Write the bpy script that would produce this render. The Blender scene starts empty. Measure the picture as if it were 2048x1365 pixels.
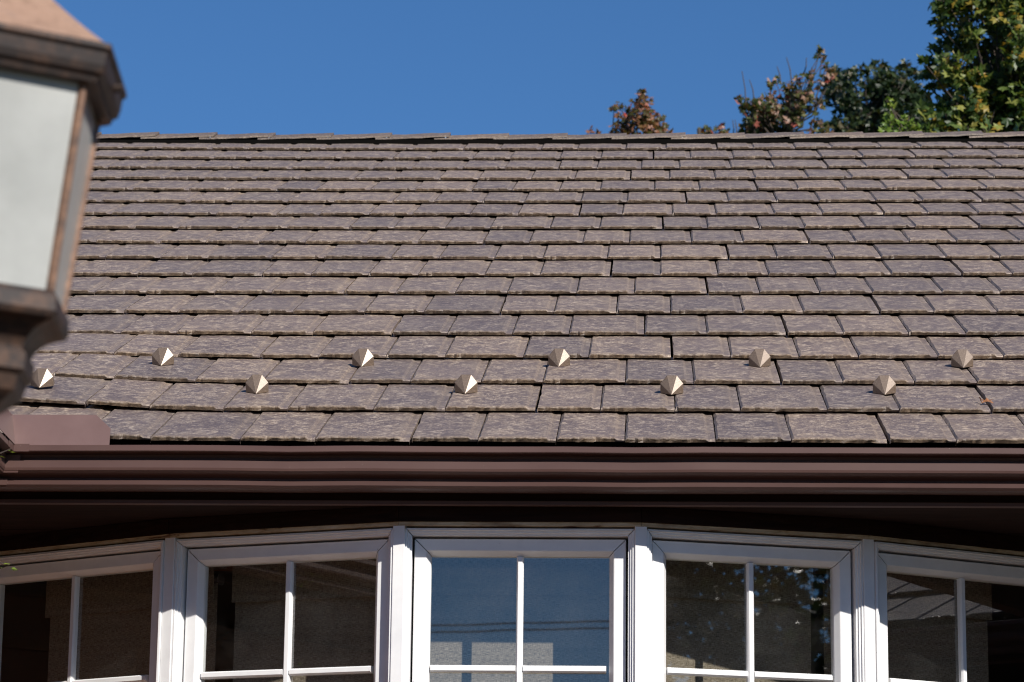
import bpy, math, random
import numpy as np
from mathutils import Vector, Matrix
random.seed(7); rng = np.random.default_rng(7)
scene = bpy.context.scene
COL = scene.collection
R_ = math.radians
CAMZ = 1.45                      # eye height above the ground
F = 6300.0                       # focal length in pixels of the 2048 px wide photograph
YAW, PITCH, ROLL = 0.044824, 0.239787, 0.012078

# ------------------------------------------------------------------ camera
fwd = Vector((-math.sin(YAW)*math.cos(PITCH), math.cos(YAW)*math.cos(PITCH), math.sin(PITCH)))
rgt = Vector((math.cos(YAW), math.sin(YAW), 0)); upv = rgt.cross(fwd)
cr, sr = math.cos(ROLL), math.sin(ROLL)
r2 = rgt*cr + upv*sr; u2 = upv*cr - rgt*sr
cd = bpy.data.cameras.new('camera'); cam = bpy.data.objects.new('camera', cd); COL.objects.link(cam)
cam.matrix_world = Matrix(((r2.x, u2.x, -fwd.x, 0), (r2.y, u2.y, -fwd.y, 0), (r2.z, u2.z, -fwd.z, CAMZ), (0, 0, 0, 1)))
cd.sensor_width = 36; cd.lens = F/2048*36; cd.clip_end = 2000
cd.dof.use_dof = True; cd.dof.focus_distance = 8.2; cd.dof.aperture_fstop = 13.5
scene.camera = cam

# ------------------------------------------------------------------ sky and sun
SUN = Vector((0.67, -1.0, 0.76)).normalized()          # towards the sun
SUN_EL = math.asin(SUN.z); SUN_AZ = math.atan2(SUN.x, SUN.y)
w = bpy.data.worlds.new('World'); scene.world = w; w.use_nodes = True
nt = w.node_tree; bg = nt.nodes['Background']
sky = nt.nodes.new('ShaderNodeTexSky'); sky.sky_type = 'NISHITA'; sky.sun_disc = False
sky.sun_elevation = SUN_EL; sky.sun_rotation = SUN_AZ
sky.altitude = 0; sky.air_density = 1.0; sky.dust_density = 0.0; sky.ozone_density = 9.0
hs = nt.nodes.new('ShaderNodeHueSaturation'); hs.inputs['Saturation'].default_value = 1.06      # the photograph's vivid colour rendering
nt.links.new(sky.outputs[0], hs.inputs['Color']); nt.links.new(hs.outputs[0], bg.inputs[0]); bg.inputs[1].default_value = 0.078
ld = bpy.data.lights.new('sun', 'SUN'); lo = bpy.data.objects.new('sun', ld); COL.objects.link(lo)
ld.energy = 5.0; ld.angle = R_(0.5); ld.color = (1.0, 0.95, 0.88)
lo.rotation_euler = SUN.to_track_quat('Z', 'Y').to_euler(); lo.location = (6, -8, 12)
vs = scene.view_settings; vs.view_transform = 'Standard'; vs.look = 'None'; vs.gamma = 1; vs.exposure = 0.27
scene.render.filter_size = 1.0
try: scene.cycles.filter_width = 1.0
except Exception: pass
scene.render.resolution_x = 1024; scene.render.resolution_y = 682

def pix(x, y, Y):
    """point at world depth Y seen at photo pixel (x, y)"""
    d = r2*((x-1024)/F) - u2*((y-682.5)/F) + fwd
    d = d*(Y/d.y); return Vector((d.x, d.y, d.z+CAMZ))
def proj(p):
    d = Vector(p) - Vector((0, 0, CAMZ)); z = d.dot(fwd)
    return 1024+F*d.dot(r2)/z, 682.5-F*d.dot(u2)/z, z

# ------------------------------------------------------------------ materials
MATS = {}
class NT:
    def __init__(s, name):
        m = bpy.data.materials.new(name); m.use_nodes = True; s.m = m; s.t = m.node_tree; s.n = s.t.nodes
        s.b = s.n['Principled BSDF']; MATS[name] = m
    def add(s, typ, **kw):
        n = s.n.new(typ)
        for k, v in kw.items():
            if k.startswith('i_'): n.inputs[k[2:]].default_value = v
            else: setattr(n, k, v)
        return n
    def link(s, a, b): s.t.links.new(a, b)
    def coords(s, kind='Object', scale=(1, 1, 1), rot=(0, 0, 0)):
        if kind == 'World': src = s.add('ShaderNodeNewGeometry').outputs['Position']
        else: src = s.add('ShaderNodeTexCoord').outputs[kind]
        mp = s.add('ShaderNodeMapping'); mp.inputs['Scale'].default_value = scale; mp.inputs['Rotation'].default_value = rot
        mp.vector_type = 'POINT'; s.link(src, mp.inputs['Vector']); return mp.outputs[0]
    def noise(s, vec, scale, detail=4, rough=.55, dist=0):
        n = s.add('ShaderNodeTexNoise'); n.inputs['Scale'].default_value = scale; n.inputs['Detail'].default_value = detail
        n.inputs['Roughness'].default_value = rough; n.inputs['Distortion'].default_value = dist
        s.link(vec, n.inputs['Vector']); return n.outputs[0]
    def ramp(s, fac, stops, interp='LINEAR'):
        r = s.add('ShaderNodeValToRGB'); r.color_ramp.interpolation = interp; e = r.color_ramp.elements
        while len(e) < len(stops): e.new(0.5)
        for el, (p, c) in zip(e, stops):
            el.position = p; el.color = (c, c, c, 1) if not hasattr(c, '__len__') else (*c, 1)
        s.link(fac, r.inputs[0]); return r.outputs[0]
    def mix(s, fac, a, b, mode='MIX'):
        n = s.add('ShaderNodeMix'); n.data_type = 'RGBA'; n.blend_type = mode
        for i, v in ((0, fac), (6, a), (7, b)):
            if hasattr(v, 'links') or hasattr(v, 'is_linked'): s.link(v, n.inputs[i])
            elif i == 0: n.inputs[0].default_value = v
            else: n.inputs[i].default_value = (*v, 1)
        return n.outputs[2]
    def math(s, op, a, b=None, clamp=False):
        n = s.add('ShaderNodeMath'); n.operation = op; n.use_clamp = clamp
        for i, v in enumerate((a, b)):
            if v is None: continue
            if hasattr(v, 'is_linked'): s.link(v, n.inputs[i])
            else: n.inputs[i].default_value = v
        return n.outputs[0]
    def bump(s, h, strength=.3, dist=.002):
        b = s.add('ShaderNodeBump'); b.inputs['Strength'].default_value = strength; b.inputs['Distance'].default_value = dist
        s.link(h, b.inputs['Height']); s.link(b.outputs[0], s.b.inputs['Normal'])
    def col(s, c):
        if hasattr(c, 'is_linked'): s.link(c, s.b.inputs['Base Color'])
        else: s.b.inputs['Base Color'].default_value = (*c, 1)
    def rough(s, r):
        if hasattr(r, 'is_linked'): s.link(r, s.b.inputs['Roughness'])
        else: s.b.inputs['Roughness'].default_value = r

TH = 0.405369; DEV = 6.467021; HEV = 1.363455 + CAMZ; EXP = 0.347488

def m_tile():
    t = NT('slate_tile')
    info = t.add('ShaderNodeObjectInfo')
    base = t.coords('World', rot=(-TH, 0, 0))
    off = t.add('ShaderNodeVectorMath'); off.operation = 'SCALE'
    t.link(info.outputs['Random'], off.inputs['Scale']); off.inputs[0].default_value = (3.1, 1.7, 0)
    ad = t.add('ShaderNodeVectorMath'); t.link(base, ad.inputs[0]); t.link(off.outputs[0], ad.inputs[1])
    st = t.add('ShaderNodeMapping'); st.inputs['Scale'].default_value = (.9, .70, 1); t.link(ad.outputs[0], st.inputs[0])
    wv = t.add('ShaderNodeMapping'); wv.inputs['Scale'].default_value = (.75, .9, 1); wv.inputs['Rotation'].default_value = (0, 0, .12); t.link(ad.outputs[0], wv.inputs[0])
    n1 = t.noise(st.outputs[0], 24, 8, .72, 1.2)
    n2 = t.noise(wv.outputs[0], 95, 6, .72, 1.2)
    n3 = t.noise(st.outputs[0], 5, 3, .5)
    sp = t.noise(ad.outputs[0], 420, 2, .6)
    body = t.ramp(n3, [(.3, (.120, .091, .087)), (.7, (.162, .124, .116))])
    streak = t.ramp(n1, [(.46, 0), (.55, .4), (.64, 1)])
    c = t.mix(t.math('MULTIPLY', streak, .9), body, (.295, .226, .172))
    fine = t.ramp(n2, [(.50, .0), (.60, 1)])
    c = t.mix(t.math('MULTIPLY', t.math('MULTIPLY', fine, t.ramp(n1, [(.38, .2), (.6, 1)])), .95), c, (.51, .42, .335))
    dk = t.ramp(n2, [(.26, 1), (.42, 0)])
    c = t.mix(t.math('MULTIPLY', dk, .55), c, (.07, .056, .056))
    at = t.add('ShaderNodeAttribute'); at.attribute_name = 'rim'
    rimf = t.math('MULTIPLY', t.math('MINIMUM', at.outputs['Fac'], .7), t.ramp(n2, [(.25, .35), (.6, 1)]))
    c = t.mix(t.math('MULTIPLY', rimf, .8), c, (.228, .176, .132))
    c = t.mix(t.ramp(at.outputs['Fac'], [(.72, 0), (.95, .8)]), c, t.ramp(n2, [(.35, (.045, .03, .018)), (.65, (.15, .098, .055))]))
    # each tile its own slight tone
    tone = t.ramp(info.outputs['Random'], [(0, (.84, .84, .86)), (.5, (1, .98, .96)), (1, (1.12, 1.08, 1.02))])
    c = t.mix(1.0, c, tone, 'MULTIPLY')
    spk = t.ramp(sp, [(.45, .9), (.6, 1.08)])
    c = t.mix(1.0, c, spk, 'MULTIPLY')
    t.col(c); t.rough(t.ramp(n2, [(.3, .40), (.7, .56)])); t.b.inputs['Specular IOR Level'].default_value = .5
    h = t.math('ADD', t.math('MULTIPLY', n1, .7), t.math('ADD', t.math('MULTIPLY', n2, .5), t.math('MULTIPLY', sp, .12)))
    t.bump(h, .55, .006)
m_tile()
def simple(name, col, rough=.5, metal=0, spec=.5, var=.12, scale=30, bump=.1, bdist=.001, kind='Object'):
    t = NT(name); v = t.coords(kind); n = t.noise(v, scale, 5, .6)
    lo_ = tuple(x*(1-var) for x in col); hi = tuple(min(1, x*(1+var)) for x in col)
    t.col(t.ramp(n, [(.3, lo_), (.7, hi)])); t.rough(t.ramp(n, [(.3, max(.02, rough-.07)), (.7, rough+.07)]))
    t.b.inputs['Metallic'].default_value = metal; t.b.inputs['Specular IOR Level'].default_value = spec
    if bump: t.bump(t.noise(v, scale*3, 4, .6), bump, bdist)
    return t
def m_gutter():
    t = NT('brown_gutter_paint'); v = t.coords('World'); n = t.noise(t.coords('World', scale=(.35, 1, 1)), 9, 4, .6)
    c = t.ramp(n, [(.3, (.074, .037, .031)), (.7, (.095, .051, .043))])
    sp = t.add('ShaderNodeTexVoronoi'); sp.inputs['Scale'].default_value = 90; t.link(v, sp.inputs['Vector'])
    dots = t.ramp(sp.outputs['Distance'], [(.035, 1), (.055, 0)])
    gate = t.ramp(t.noise(v, 7, 2), [(.52, 0), (.6, 1)])
    c = t.mix(t.math('MULTIPLY', t.math('MULTIPLY', dots, gate), .6), c, (.4, .33, .29))
    t.col(c); t.rough(t.ramp(n, [(.3, .44), (.7, .54)])); t.b.inputs['Specular IOR Level'].default_value = .35; t.bump(t.noise(v, 45, 3), .08, .001)
m_gutter()
def m_vinyl():
    t = NT('white_window_vinyl'); v = t.coords('World')
    n = t.noise(v, 14, 5, .6); ng = t.noise(v, 24, 6, .75)
    c = t.ramp(n, [(.3, (.71, .71, .715)), (.7, (.80, .795, .785))])
    c = t.mix(t.math('MULTIPLY', t.ramp(ng, [(.5, 0), (.8, 1)]), .10), c, (.45, .39, .33))
    sp = t.add('ShaderNodeTexVoronoi'); sp.inputs['Scale'].default_value = 38; t.link(v, sp.inputs['Vector'])
    dots = t.ramp(sp.outputs['Distance'], [(.03, 1), (.05, 0)])
    gate = t.ramp(t.noise(v, 11, 2), [(.55, 0), (.6, 1)])
    c = t.mix(t.math('MULTIPLY', t.math('MULTIPLY', dots, gate), .9), c, (.12, .09, .07))
    t.col(c); t.rough(.38); t.b.inputs['Specular IOR Level'].default_value = .4
    t.bump(n, .05, .001)
m_vinyl()
def m_oldwood():
    t = NT('weathered_trim_paint'); n = t.noise(t.coords('World', scale=(.22, .22, 1.6)), 60, 6, .7, .6)
    n2 = t.noise(t.coords('World', scale=(.6, .6, 1)), 14, 4)
    c = t.ramp(n, [(.34, (.14, .06, .025)), (.42, (.46, .34, .2)), (.62, (.62, .52, .36)), (.75, (.68, .61, .5))])
    c = t.mix(t.ramp(n2, [(.5, 0), (.68, .8)]), c, (.13, .06, .03))
    t.col(c); t.rough(.75); t.bump(n, .4, .002)
m_oldwood()
def m_brownwood(name, a, b):
    t = NT(name); n = t.noise(t.coords('World', scale=(.06, .5, 1)), 70, 6, .65, .8)
    t.col(t.ramp(n, [(.3, a), (.7, b)])); t.rough(.8); t.b.inputs['Specular IOR Level'].default_value = .12; t.bump(n, .25, .002)
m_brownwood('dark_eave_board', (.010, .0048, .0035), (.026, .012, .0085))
m_brownwood('brown_wall_board', (.25, .115, .06), (.36, .18, .10))
def m_glass():
    t = NT('window_glass'); n = t.n; out = n['Material Output']
    tr = t.add('ShaderNodeBsdfTransparent'); tr.inputs[0].default_value = (.86, .88, .87, 1)
    gl = t.add('ShaderNodeBsdfGlossy'); gl.inputs['Roughness'].default_value = .012; gl.inputs[0].default_value = (.94, .94, .93, 1)
    g_ = t.add('ShaderNodeNewGeometry'); dp = t.add('ShaderNodeVectorMath'); dp.operation = 'DOT_PRODUCT'
    t.link(g_.outputs['Incoming'], dp.inputs[0]); t.link(g_.outputs['Normal'], dp.inputs[1])
    cs = t.math('SUBTRACT', 1.0, t.math('ABSOLUTE', dp.outputs['Value']))
    fac = t.math('ADD', t.math('MULTIPLY', t.math('POWER', cs, 5.0), .8), .15, True)       # double glazing, both faces
    mx = t.add('ShaderNodeMixShader'); t.link(fac, mx.inputs[0]); t.link(tr.outputs[0], mx.inputs[1]); t.link(gl.outputs[0], mx.inputs[2])
    # dust specks and a faint film
    v = t.coords('World'); vo = t.add('ShaderNodeTexVoronoi'); vo.inputs['Scale'].default_value = 260; t.link(v, vo.inputs['Vector'])
    dots = t.ramp(vo.outputs['Distance'], [(.08, 1), (.2, 0)])
    gate = t.ramp(t.noise(v, 14, 3, .6), [(.5, 0), (.72, 1)])
    gate2 = t.ramp(t.noise(v, 210, 1), [(.52, 0), (.62, 1)])
    d = t.math('MULTIPLY', t.math('MULTIPLY', dots, gate), gate2)
    d = t.math('ADD', t.math('MULTIPLY', d, .30), t.math('MULTIPLY', t.ramp(t.noise(v, 9, 5, .7), [(.4, 0), (.8, 1)]), .02))
    df = t.add('ShaderNodeBsdfDiffuse'); df.inputs[0].default_value = (.62, .6, .57, 1)
    m2 = t.add('ShaderNodeMixShader'); t.link(d, m2.inputs[0]); t.link(mx.outputs[0], m2.inputs[1]); t.link(df.outputs[0], m2.inputs[2])
    t.link(m2.outputs[0], out.inputs[0]); n.remove(t.b)
    wv = t.noise(v, 3.5, 2); bp = t.add('ShaderNodeBump'); bp.inputs['Strength'].default_value = .03; bp.inputs['Distance'].default_value = .002
    t.link(wv, bp.inputs['Height']); t.link(bp.outputs[0], gl.inputs['Normal'])
m_glass()
def m_blind():
    t = NT('woven_blind_fabric')
    a = t.noise(t.coords('Object', scale=(.10, 1, 1)), 1000, 2, .6); b = t.noise(t.coords('Object', scale=(1, 1, .1)), 900, 2, .6)
    s_ = t.noise(t.coords('Object', scale=(.05, 1, 1)), 110, 3, .6)
    h = t.math('ADD', t.math('MULTIPLY', a, .55), t.math('ADD', t.math('MULTIPLY', b, .3), t.math('MULTIPLY', s_, .15)))
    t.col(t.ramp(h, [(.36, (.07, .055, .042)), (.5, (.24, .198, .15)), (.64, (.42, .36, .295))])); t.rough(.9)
    t.b.inputs['Specular IOR Level'].default_value = .1
m_blind()
def m_guard():
    t = NT('bronze_guard_paint'); v = t.coords('Object'); n = t.noise(v, 420, 3, .7); n2 = t.noise(v, 60, 3)
    c = t.ramp(n, [(.35, (.14, .098, .068)), (.6, (.215, .155, .11)), (.72, (.34, .265, .205))])
    t.col(c); t.rough(.35); t.b.inputs['Metallic'].default_value = .3; t.b.inputs['Specular IOR Level'].default_value = .9
    t.bump(n, .12, .0006)
m_guard()
def m_lantern():
    t = NT('lantern_bronze'); v = t.coords('Object'); n = t.noise(v, 30, 5, .7); g = t.add('ShaderNodeNewGeometry')
    edge = t.ramp(g.outputs['Pointiness'], [(.5, 0), (.56, 1)])
    wear = t.math('MULTIPLY', t.math('ADD', edge, .25, True), t.ramp(n, [(.45, 0), (.62, 1)]))
    c = t.mix(t.math('MULTIPLY', wear, .32), (.028, .021, .019), (.2, .10, .055)); t.col(c)
    t.b.inputs['Metallic'].default_value = .35; t.rough(.5); t.bump(n, .15, .002)
    t = NT('lantern_copper_roof'); v = t.coords('Object'); n = t.noise(v, 40, 5, .7)
    t.col(t.ramp(n, [(.3, (.30, .185, .125)), (.55, (.43, .27, .185)), (.75, (.27, .18, .14))])); t.b.inputs['Metallic'].default_value = .25; t.rough(.5)
    t.bump(n, .2, .002)
    t = NT('lantern_copper_bar'); v = t.coords('Object'); n = t.noise(v, 55, 5, .7)
    t.col(t.ramp(n, [(.3, (.07, .045, .036)), (.5, (.17, .095, .06)), (.72, (.27, .15, .09))])); t.b.inputs['Metallic'].default_value = .2; t.rough(.5)
    t = NT('lantern_frosted_glass'); v = t.coords('Object'); n = t.noise(v, 6, 4, .6)
    t.col(t.ramp(n, [(.3, (.32, .325, .31)), (.7, (.43, .435, .415))])); t.rough(.22); t.b.inputs['Specular IOR Level'].default_value = .6
    t.bump(t.noise(v, 35, 3), .1, .003)
m_lantern()
simple('gap_black', (.004, .0035, .003), .95, var=.3, spec=.1)  # near-black for gaps, their deep shade put into the colour
simple('bright_fastener', (.6, .6, .6), .3, .8)
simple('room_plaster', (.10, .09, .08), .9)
simple('twig_bark', (.06, .045, .035), .9, scale=60, bump=.5)
simple('cable_black', (.02, .02, .02), .7)
simple('brick_paving', (.062, .037, .027), .85, scale=6, kind='World', bump=.3)
simple('lawn_green', (.035, .06, .018), .95, var=.35, scale=3, kind='World', bump=.6, bdist=.02)
simple('dead_leaf', (.22, .09, .035), .7, var=.5, scale=90)
simple('pale_droppings', (.7, .7, .68), .8)
def m_leaf(name, stops, trans=.35, rough=.42):
    t = NT(name); g = t.add('ShaderNodeNewGeometry'); oi = t.add('ShaderNodeObjectInfo')
    f = t.math('FRACT', t.math('ADD', g.outputs['Random Per Island'], oi.outputs['Random']))
    c = t.ramp(f, stops); t.col(c); t.rough(rough); t.b.inputs['Specular IOR Level'].default_value = .45
    tl = t.add('ShaderNodeBsdfTranslucent'); t.link(t.mix(1.0, c, (1.2, 1.15, .5), 'MULTIPLY'), tl.inputs[0])
    mx = t.add('ShaderNodeMixShader'); mx.inputs[0].default_value = trans
    t.link(t.b.outputs[0], mx.inputs[1]); t.link(tl.outputs[0], mx.inputs[2]); t.link(mx.outputs[0], t.n['Material Output'].inputs[0])
m_leaf('leaf_green', [(0, (.02, .045, .009)), (.4, (.05, .09, .016)), (.68, (.13, .175, .04)), (.86, (.26, .27, .06)), (1, (.34, .19, .02))])  # real green and yellow tones; upper stops brightened to paint sunlit leaves
m_leaf('leaf_dark', [(0, (.010, .022, .007)), (.6, (.02, .038, .011)), (.9, (.05, .07, .02)), (1, (.08, .055, .018))])
m_leaf('leaf_autumn', [(0, (.02, .035, .008)), (.35, (.06, .075, .016)), (.58, (.13, .13, .04)), (.74, (.2, .10, .05)), (.9, (.42, .27, .21)), (1, (.30, .03, .015))])  # autumn tones; the pale pink stop is a highlight painted on leaves
m_leaf('leaf_russet', [(0, (.03, .035, .008)), (.3, (.08, .07, .016)), (.5, (.17, .09, .03)), (.72, (.26, .10, .05)), (.9, (.42, .22, .15)), (1, (.38, .04, .015))])  # russet tones; its pale pink stop is likewise a painted leaf highlight
m_leaf('leaf_lime', [(0, (.10, .17, .02)), (.6, (.18, .26, .03)), (1, (.26, .28, .04))])

# ------------------------------------------------------------------ mesh helpers
class MB:
    def __init__(s): s.v = []; s.f = []; s.a = []
    def add(s, verts, faces, attr=None):
        o = len(s.v); s.v += [tuple(p) for p in verts]; s.f += [tuple(i+o for i in f) for f in faces]
        s.a += list(attr) if attr is not None else [0.0]*len(verts)
    def box(s, x0, x1, y0, y1, z0, z1):
        v = [(x, y, z) for z in (z0, z1) for y in (y0, y1) for x in (x0, x1)]
        s.add(v, [(0, 2, 3, 1), (4, 5, 7, 6), (0, 1, 5, 4), (2, 6, 7, 3), (0, 4, 6, 2), (1, 3, 7, 5)])
    def prism(s, A, B, closed=True):
        """loft between two equal loops, capped"""
        n = len(A); f = [(i, (i+1) % n, n+(i+1) % n, n+i) for i in range(n if closed else n-1)]
        if closed: f += [tuple(range(n-1, -1, -1)), tuple(range(n, 2*n))]
        s.add(list(A)+list(B), f)
    def loft(s, rings, cap=True):
        n = len(rings[0]); v = [p for r in rings for p in r]; f = []
        for k in range(len(rings)-1):
            for i in range(n): f.append((k*n+i, k*n+(i+1) % n, (k+1)*n+(i+1) % n, (k+1)*n+i))
        if cap: f += [tuple(range(n-1, -1, -1)), tuple(range((len(rings)-1)*n, len(rings)*n))]
        s.add(v, f)
    def tube(s, pts, radii, seg=6):
        pts = [Vector(p) for p in pts]; rings = []
        for i, p in enumerate(pts):
            d = (pts[min(i+1, len(pts)-1)]-pts[max(i-1, 0)]).normalized()
            a = d.cross(Vector((0.3, 0.9, 0.2))).normalized(); b = d.cross(a)
            r = radii[i] if hasattr(radii, '__len__') else radii
            rings.append([p+a*(math.cos(t)*r)+b*(math.sin(t)*r) for t in [2*math.pi*k/seg for k in range(seg)]])
        s.loft(rings)
    def mesh(s, name, mat, smooth=False, rim=False):
        me = bpy.data.meshes.new(name); me.from_pydata(s.v, [], s.f); me.materials.append(MATS[mat])
        if rim:
            at = me.attributes.new('rim', 'FLOAT', 'POINT'); at.data.foreach_set('value', np.array(s.a, dtype=np.float32))
        if smooth: me.polygons.foreach_set('use_smooth', [True]*len(me.polygons))
        me.validate(); me.update(); return me
    def obj(s, name, mat, parent=None, smooth=False, **k):
        return link(name, s.mesh(name, mat, smooth), parent, **k)
def link(name, me, parent=None, **props):
    o = bpy.data.objects.new(name, me); COL.objects.link(o)
    if parent is not None: o.parent = parent
    for k, v in props.items(): o[k] = v
    return o
def empty(name, loc=(0, 0, 0), **props):
    o = bpy.data.objects.new(name, None); COL.objects.link(o); o.location = loc; o.empty_display_size = .1
    for k, v in props.items(): o[k] = v
    return o
def bevel(o, wdt=.002, seg=2):
    m = o.modifiers.new('bevel', 'BEVEL'); m.width = wdt; m.segments = seg; m.limit_method = 'ANGLE'; m.angle_limit = R_(30)

# ------------------------------------------------------------------ ground
g = MB(); g.add([(-600, -600, 0), (600, -600, 0), (600, 600, 0), (-600, 600, 0)], [(0, 1, 2, 3)])
g.obj('ground', 'lawn_green', kind='structure')
g = MB(); g.box(-1.96, 3.0, -6, 7.2, .004, .05); g.obj('patio', 'brick_paving', kind='structure')

# ------------------------------------------------------------------ house
house = empty('house', (-.27, 7.3, 0), label='house with slate-look tile roof, brown gutter and white bow window', category='house')
HL = Vector((-.27, 7.3, 0))
def hpart(mb, name, mat, parent=None, smooth=False, **k):
    """build in world coordinates, parent under the house"""
    o = mb.obj(name, mat, parent if parent is not None else house, smooth, **k)
    o.matrix_parent_inverse = Matrix.Translation(-HL)
    return o
ct, st_ = math.cos(TH), math.sin(TH)
def RP(X, s, n=0):
    """point on the roof: X along the eave, s metres up the slope, n above the course plane"""
    return Vector((X, DEV+s*ct-n*st_, HEV+s*st_+n*ct))
SR = 18.35*EXP                                    # ridge
YR = DEV+SR*ct; ZR = HEV+SR*st_
XC = -1.318                                       # front lip line of the side wing's gutter
XE = 2.40+.127                                          # right end of the roof
WY = 1.2                                          # front end of the near wing
WYR = 3.6                                         # front end of the far wing
TT = .0112; GAP = .004
# roof deck under the tiles: front slope between the two valleys, back slope, two wings
XCR = 2.40                                        # front lip line of the other wing's gutter
def mirr(p): return Vector((XC+XCR-p[0], p[1], p[2]))
def mirror(mb):
    m = MB(); m.v = [tuple(mirr((p[0], max(p[1], WYR+(p[1]-WY if p[1]-WY < .3 else 0)), p[2]))) for p in mb.v]; m.f = [f[::-1] for f in mb.f]; m.a = list(mb.a); return m
dk = MB()
def slab(A, th=.03):
    n = (A[1]-A[0]).cross(A[2]-A[0]).normalized()
    if n.z < 0: n = -n
    B = [p-n*th for p in A]; dk.prism(A, B)
dn = -.03
vx = XC-(YR-DEV); vxr = XCR+(YR-DEV)
def WP(yy, s, n=0):
    return Vector((XC-.10-s*ct+n*st_, yy, HEV+s*st_+n*ct))
slab([RP(XC+.02, 0, dn), RP(XCR-.02, 0, dn), RP(vxr, SR, dn), RP(vx, SR, dn)])
slab([Vector((vx-6, YR, ZR+dn)), Vector((vxr+6, YR, ZR+dn)), Vector((vxr+6, 2*YR-DEV, HEV+dn)), Vector((vx-6, 2*YR-DEV, HEV+dn))])
for q, wy in ((lambda p: p, WY), (mirr, WYR)):
    slab([q(WP(DEV-.02, 0, dn)), q(WP(wy, 0, dn)), q(WP(wy, SR, dn)), q(WP(YR+.05, SR, dn))])
    slab([q(WP(wy, SR, dn)), q(WP(YR, SR, dn)), q(Vector((XC-.1-2*SR*ct, YR, HEV))), q(Vector((XC-.1-2*SR*ct, wy, HEV)))])
roof = hpart(dk, 'roof', 'gap_black')

# ---- tiles: six widths to a panel, two castings of each
FR = [.1435, .1644, .1435, .1906, .158, .1999]
OFF = [-.5034, -.2518, -.6979, -.9475, -.6551, -.3963, -.8426, -1.1134, -.768, -.5138, -.9595, -1.2336, -.8771, -.6253, -1.0716, -1.3403, -.9874, -.7361]
LEN = EXP+.06
TILT = (TT+GAP)/EXP
def tile_mesh(w, seed, joint, low=False):
    r = random.Random(seed); mb = MB()
    nx = 4 if low else max(9, int(w/.011)); vs_ = [0, .004, .012, .04, .08, .12, .16, .20, .25, .30, LEN] if not low else [0, .006, LEN]
    g0 = .0048 if joint else .0012
    tw = w-.0205                                     # raised face, then bevel, then groove floor
    us = [g0]+[g0+(tw-g0)*(i+r.uniform(-.3, .3))/(nx) for i in range(1, nx)]+[tw]
    drop = .0032
    chip = [r.choice((0, .0006, .0016, .003))+r.uniform(0, .0014) for _ in us]
    for k in range(r.randint(1, 2)):
        c = r.randrange(len(us)); chip[c] += .004
    zt = [r.uniform(-.0012, .0006) for _ in us]
    lower = [r.uniform(0, .004) for _ in us]
    rag = [r.choice((0, .0005, .0015, .0045))+r.uniform(-.0005, .0015) for _ in range(12)]
    cols = []; rims = []
    def top(v, n): return n-TILT*v
    wav = r.uniform(0, 6)
    for ci, u in enumerate(us):
        col = [(u, lower[ci]+.002, r.uniform(0, .0012)+.0002)]; rm = [1]
        for vi, v in enumerate(vs_):
            z = TT+zt[ci]*(1 if vi < 2 else .3)+.0006*math.sin(wav+u*30+v*14); vv = v
            if vi == 0: z -= .0026+chip[ci]*.35; vv = lower[ci]*.4+chip[ci]*.8
            elif vi == 1: z -= .0008; vv = max(.004, chip[ci]+.0035)
            elif vi == 2 and not low: vv = max(.012, chip[ci]+.008)
            uu = u
            if ci == 0: uu = u+rag[vi]*.7+(.0008 if joint else .0042)
            col.append((uu, vv, top(vv, z))); ed = min(ci, len(us)-1-ci); rm.append(1 if vi < 1 else (.75 if vi == 1 else max({2: .5, 3: .12}.get(vi, 0), {0: .5, 1: .22, 2: .06}.get(ed, 0))))
        cols.append(col); rims.append(rm)
    # left wall at the ragged edge
    lw = [(g0+rag[max(i-1, 0)]*.25+r.uniform(.0, .0008), max(p[1], 0), (top(p[1], TT)-(.013 if joint else drop+.0012))) for i, p in enumerate(cols[0])]
    cols.insert(0, lw); rims.insert(0, [.3]*len(lw))
    # bevel + groove floor on the right
    be = [(tw+.006, p[1], p[2]-(drop if i else 0)) for i, p in enumerate(cols[-1])]
    cols.append(be); rims.append([.7]*len(be))
    fl = [(w, p[1], p[2]) for p in be]
    if True: fl = [(a, b, c-.0003) for a, b, c in fl]
    cols.append(fl); rims.append([.05]*len(fl))
    m = len(cols[0]); V = [p for c in cols for p in c]; A = [x for c in rims for x in c]; Fc = []
    for i in range(len(cols)-1):
        for j in range(m-1): Fc.append((i*m+j, (i+1)*m+j, (i+1)*m+j+1, i*m+j+1))
    # right end wall down to the deck and underside
    o = len(V); last = (len(cols)-1)*m
    for j in range(m): V.append((fl[j][0], fl[j][1], -.006-TILT*fl[j][1])); A.append(.2)
    for j in range(m-1): Fc.append((last+j, o+j, o+j+1, last+j+1))
    mb.v = V; mb.f = Fc; mb.a = A
    return mb
TILES = {}
for ti, fr in enumerate(FR):
    for var in range(2):
        mb = tile_mesh(fr, 100+ti*10+var, ti == 0)
        TILES[ti, var] = (mb, mb.mesh('tile', 'slate_tile', False, True))
LOWT = {ti: tile_mesh(fr, 300+ti, ti == 0, True) for ti, fr in enumerate(FR)}
def lift(n, X):
    a = [.010, .017, .011, .005][n] if n < 4 else 0
    d = max(0, (-1.0-X)/.3)
    sag = -.006*(n/17)*max(0, 1-((X+.55)/1.5)**2)
    return a*min(d, 1.2)**1.4+sag
base_rot = Matrix(((1, 0, 0), (0, ct, -st_), (0, st_, ct))).to_4x4()
allt = []
for n in range(18):
    for k in range(-9, 9):
        x = OFF[n]+k
        for ti, fr in enumerate(FR):
            xc = x+fr/2
            if xc < XCR-.06+n*EXP*ct+(.45 if n else .1) and xc < 5.5 and xc > XC+.06-(n*EXP*ct)-(.45 if n else .3):
                allt.append((n, ti, x, fr))
            x += fr
vis = []
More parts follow.
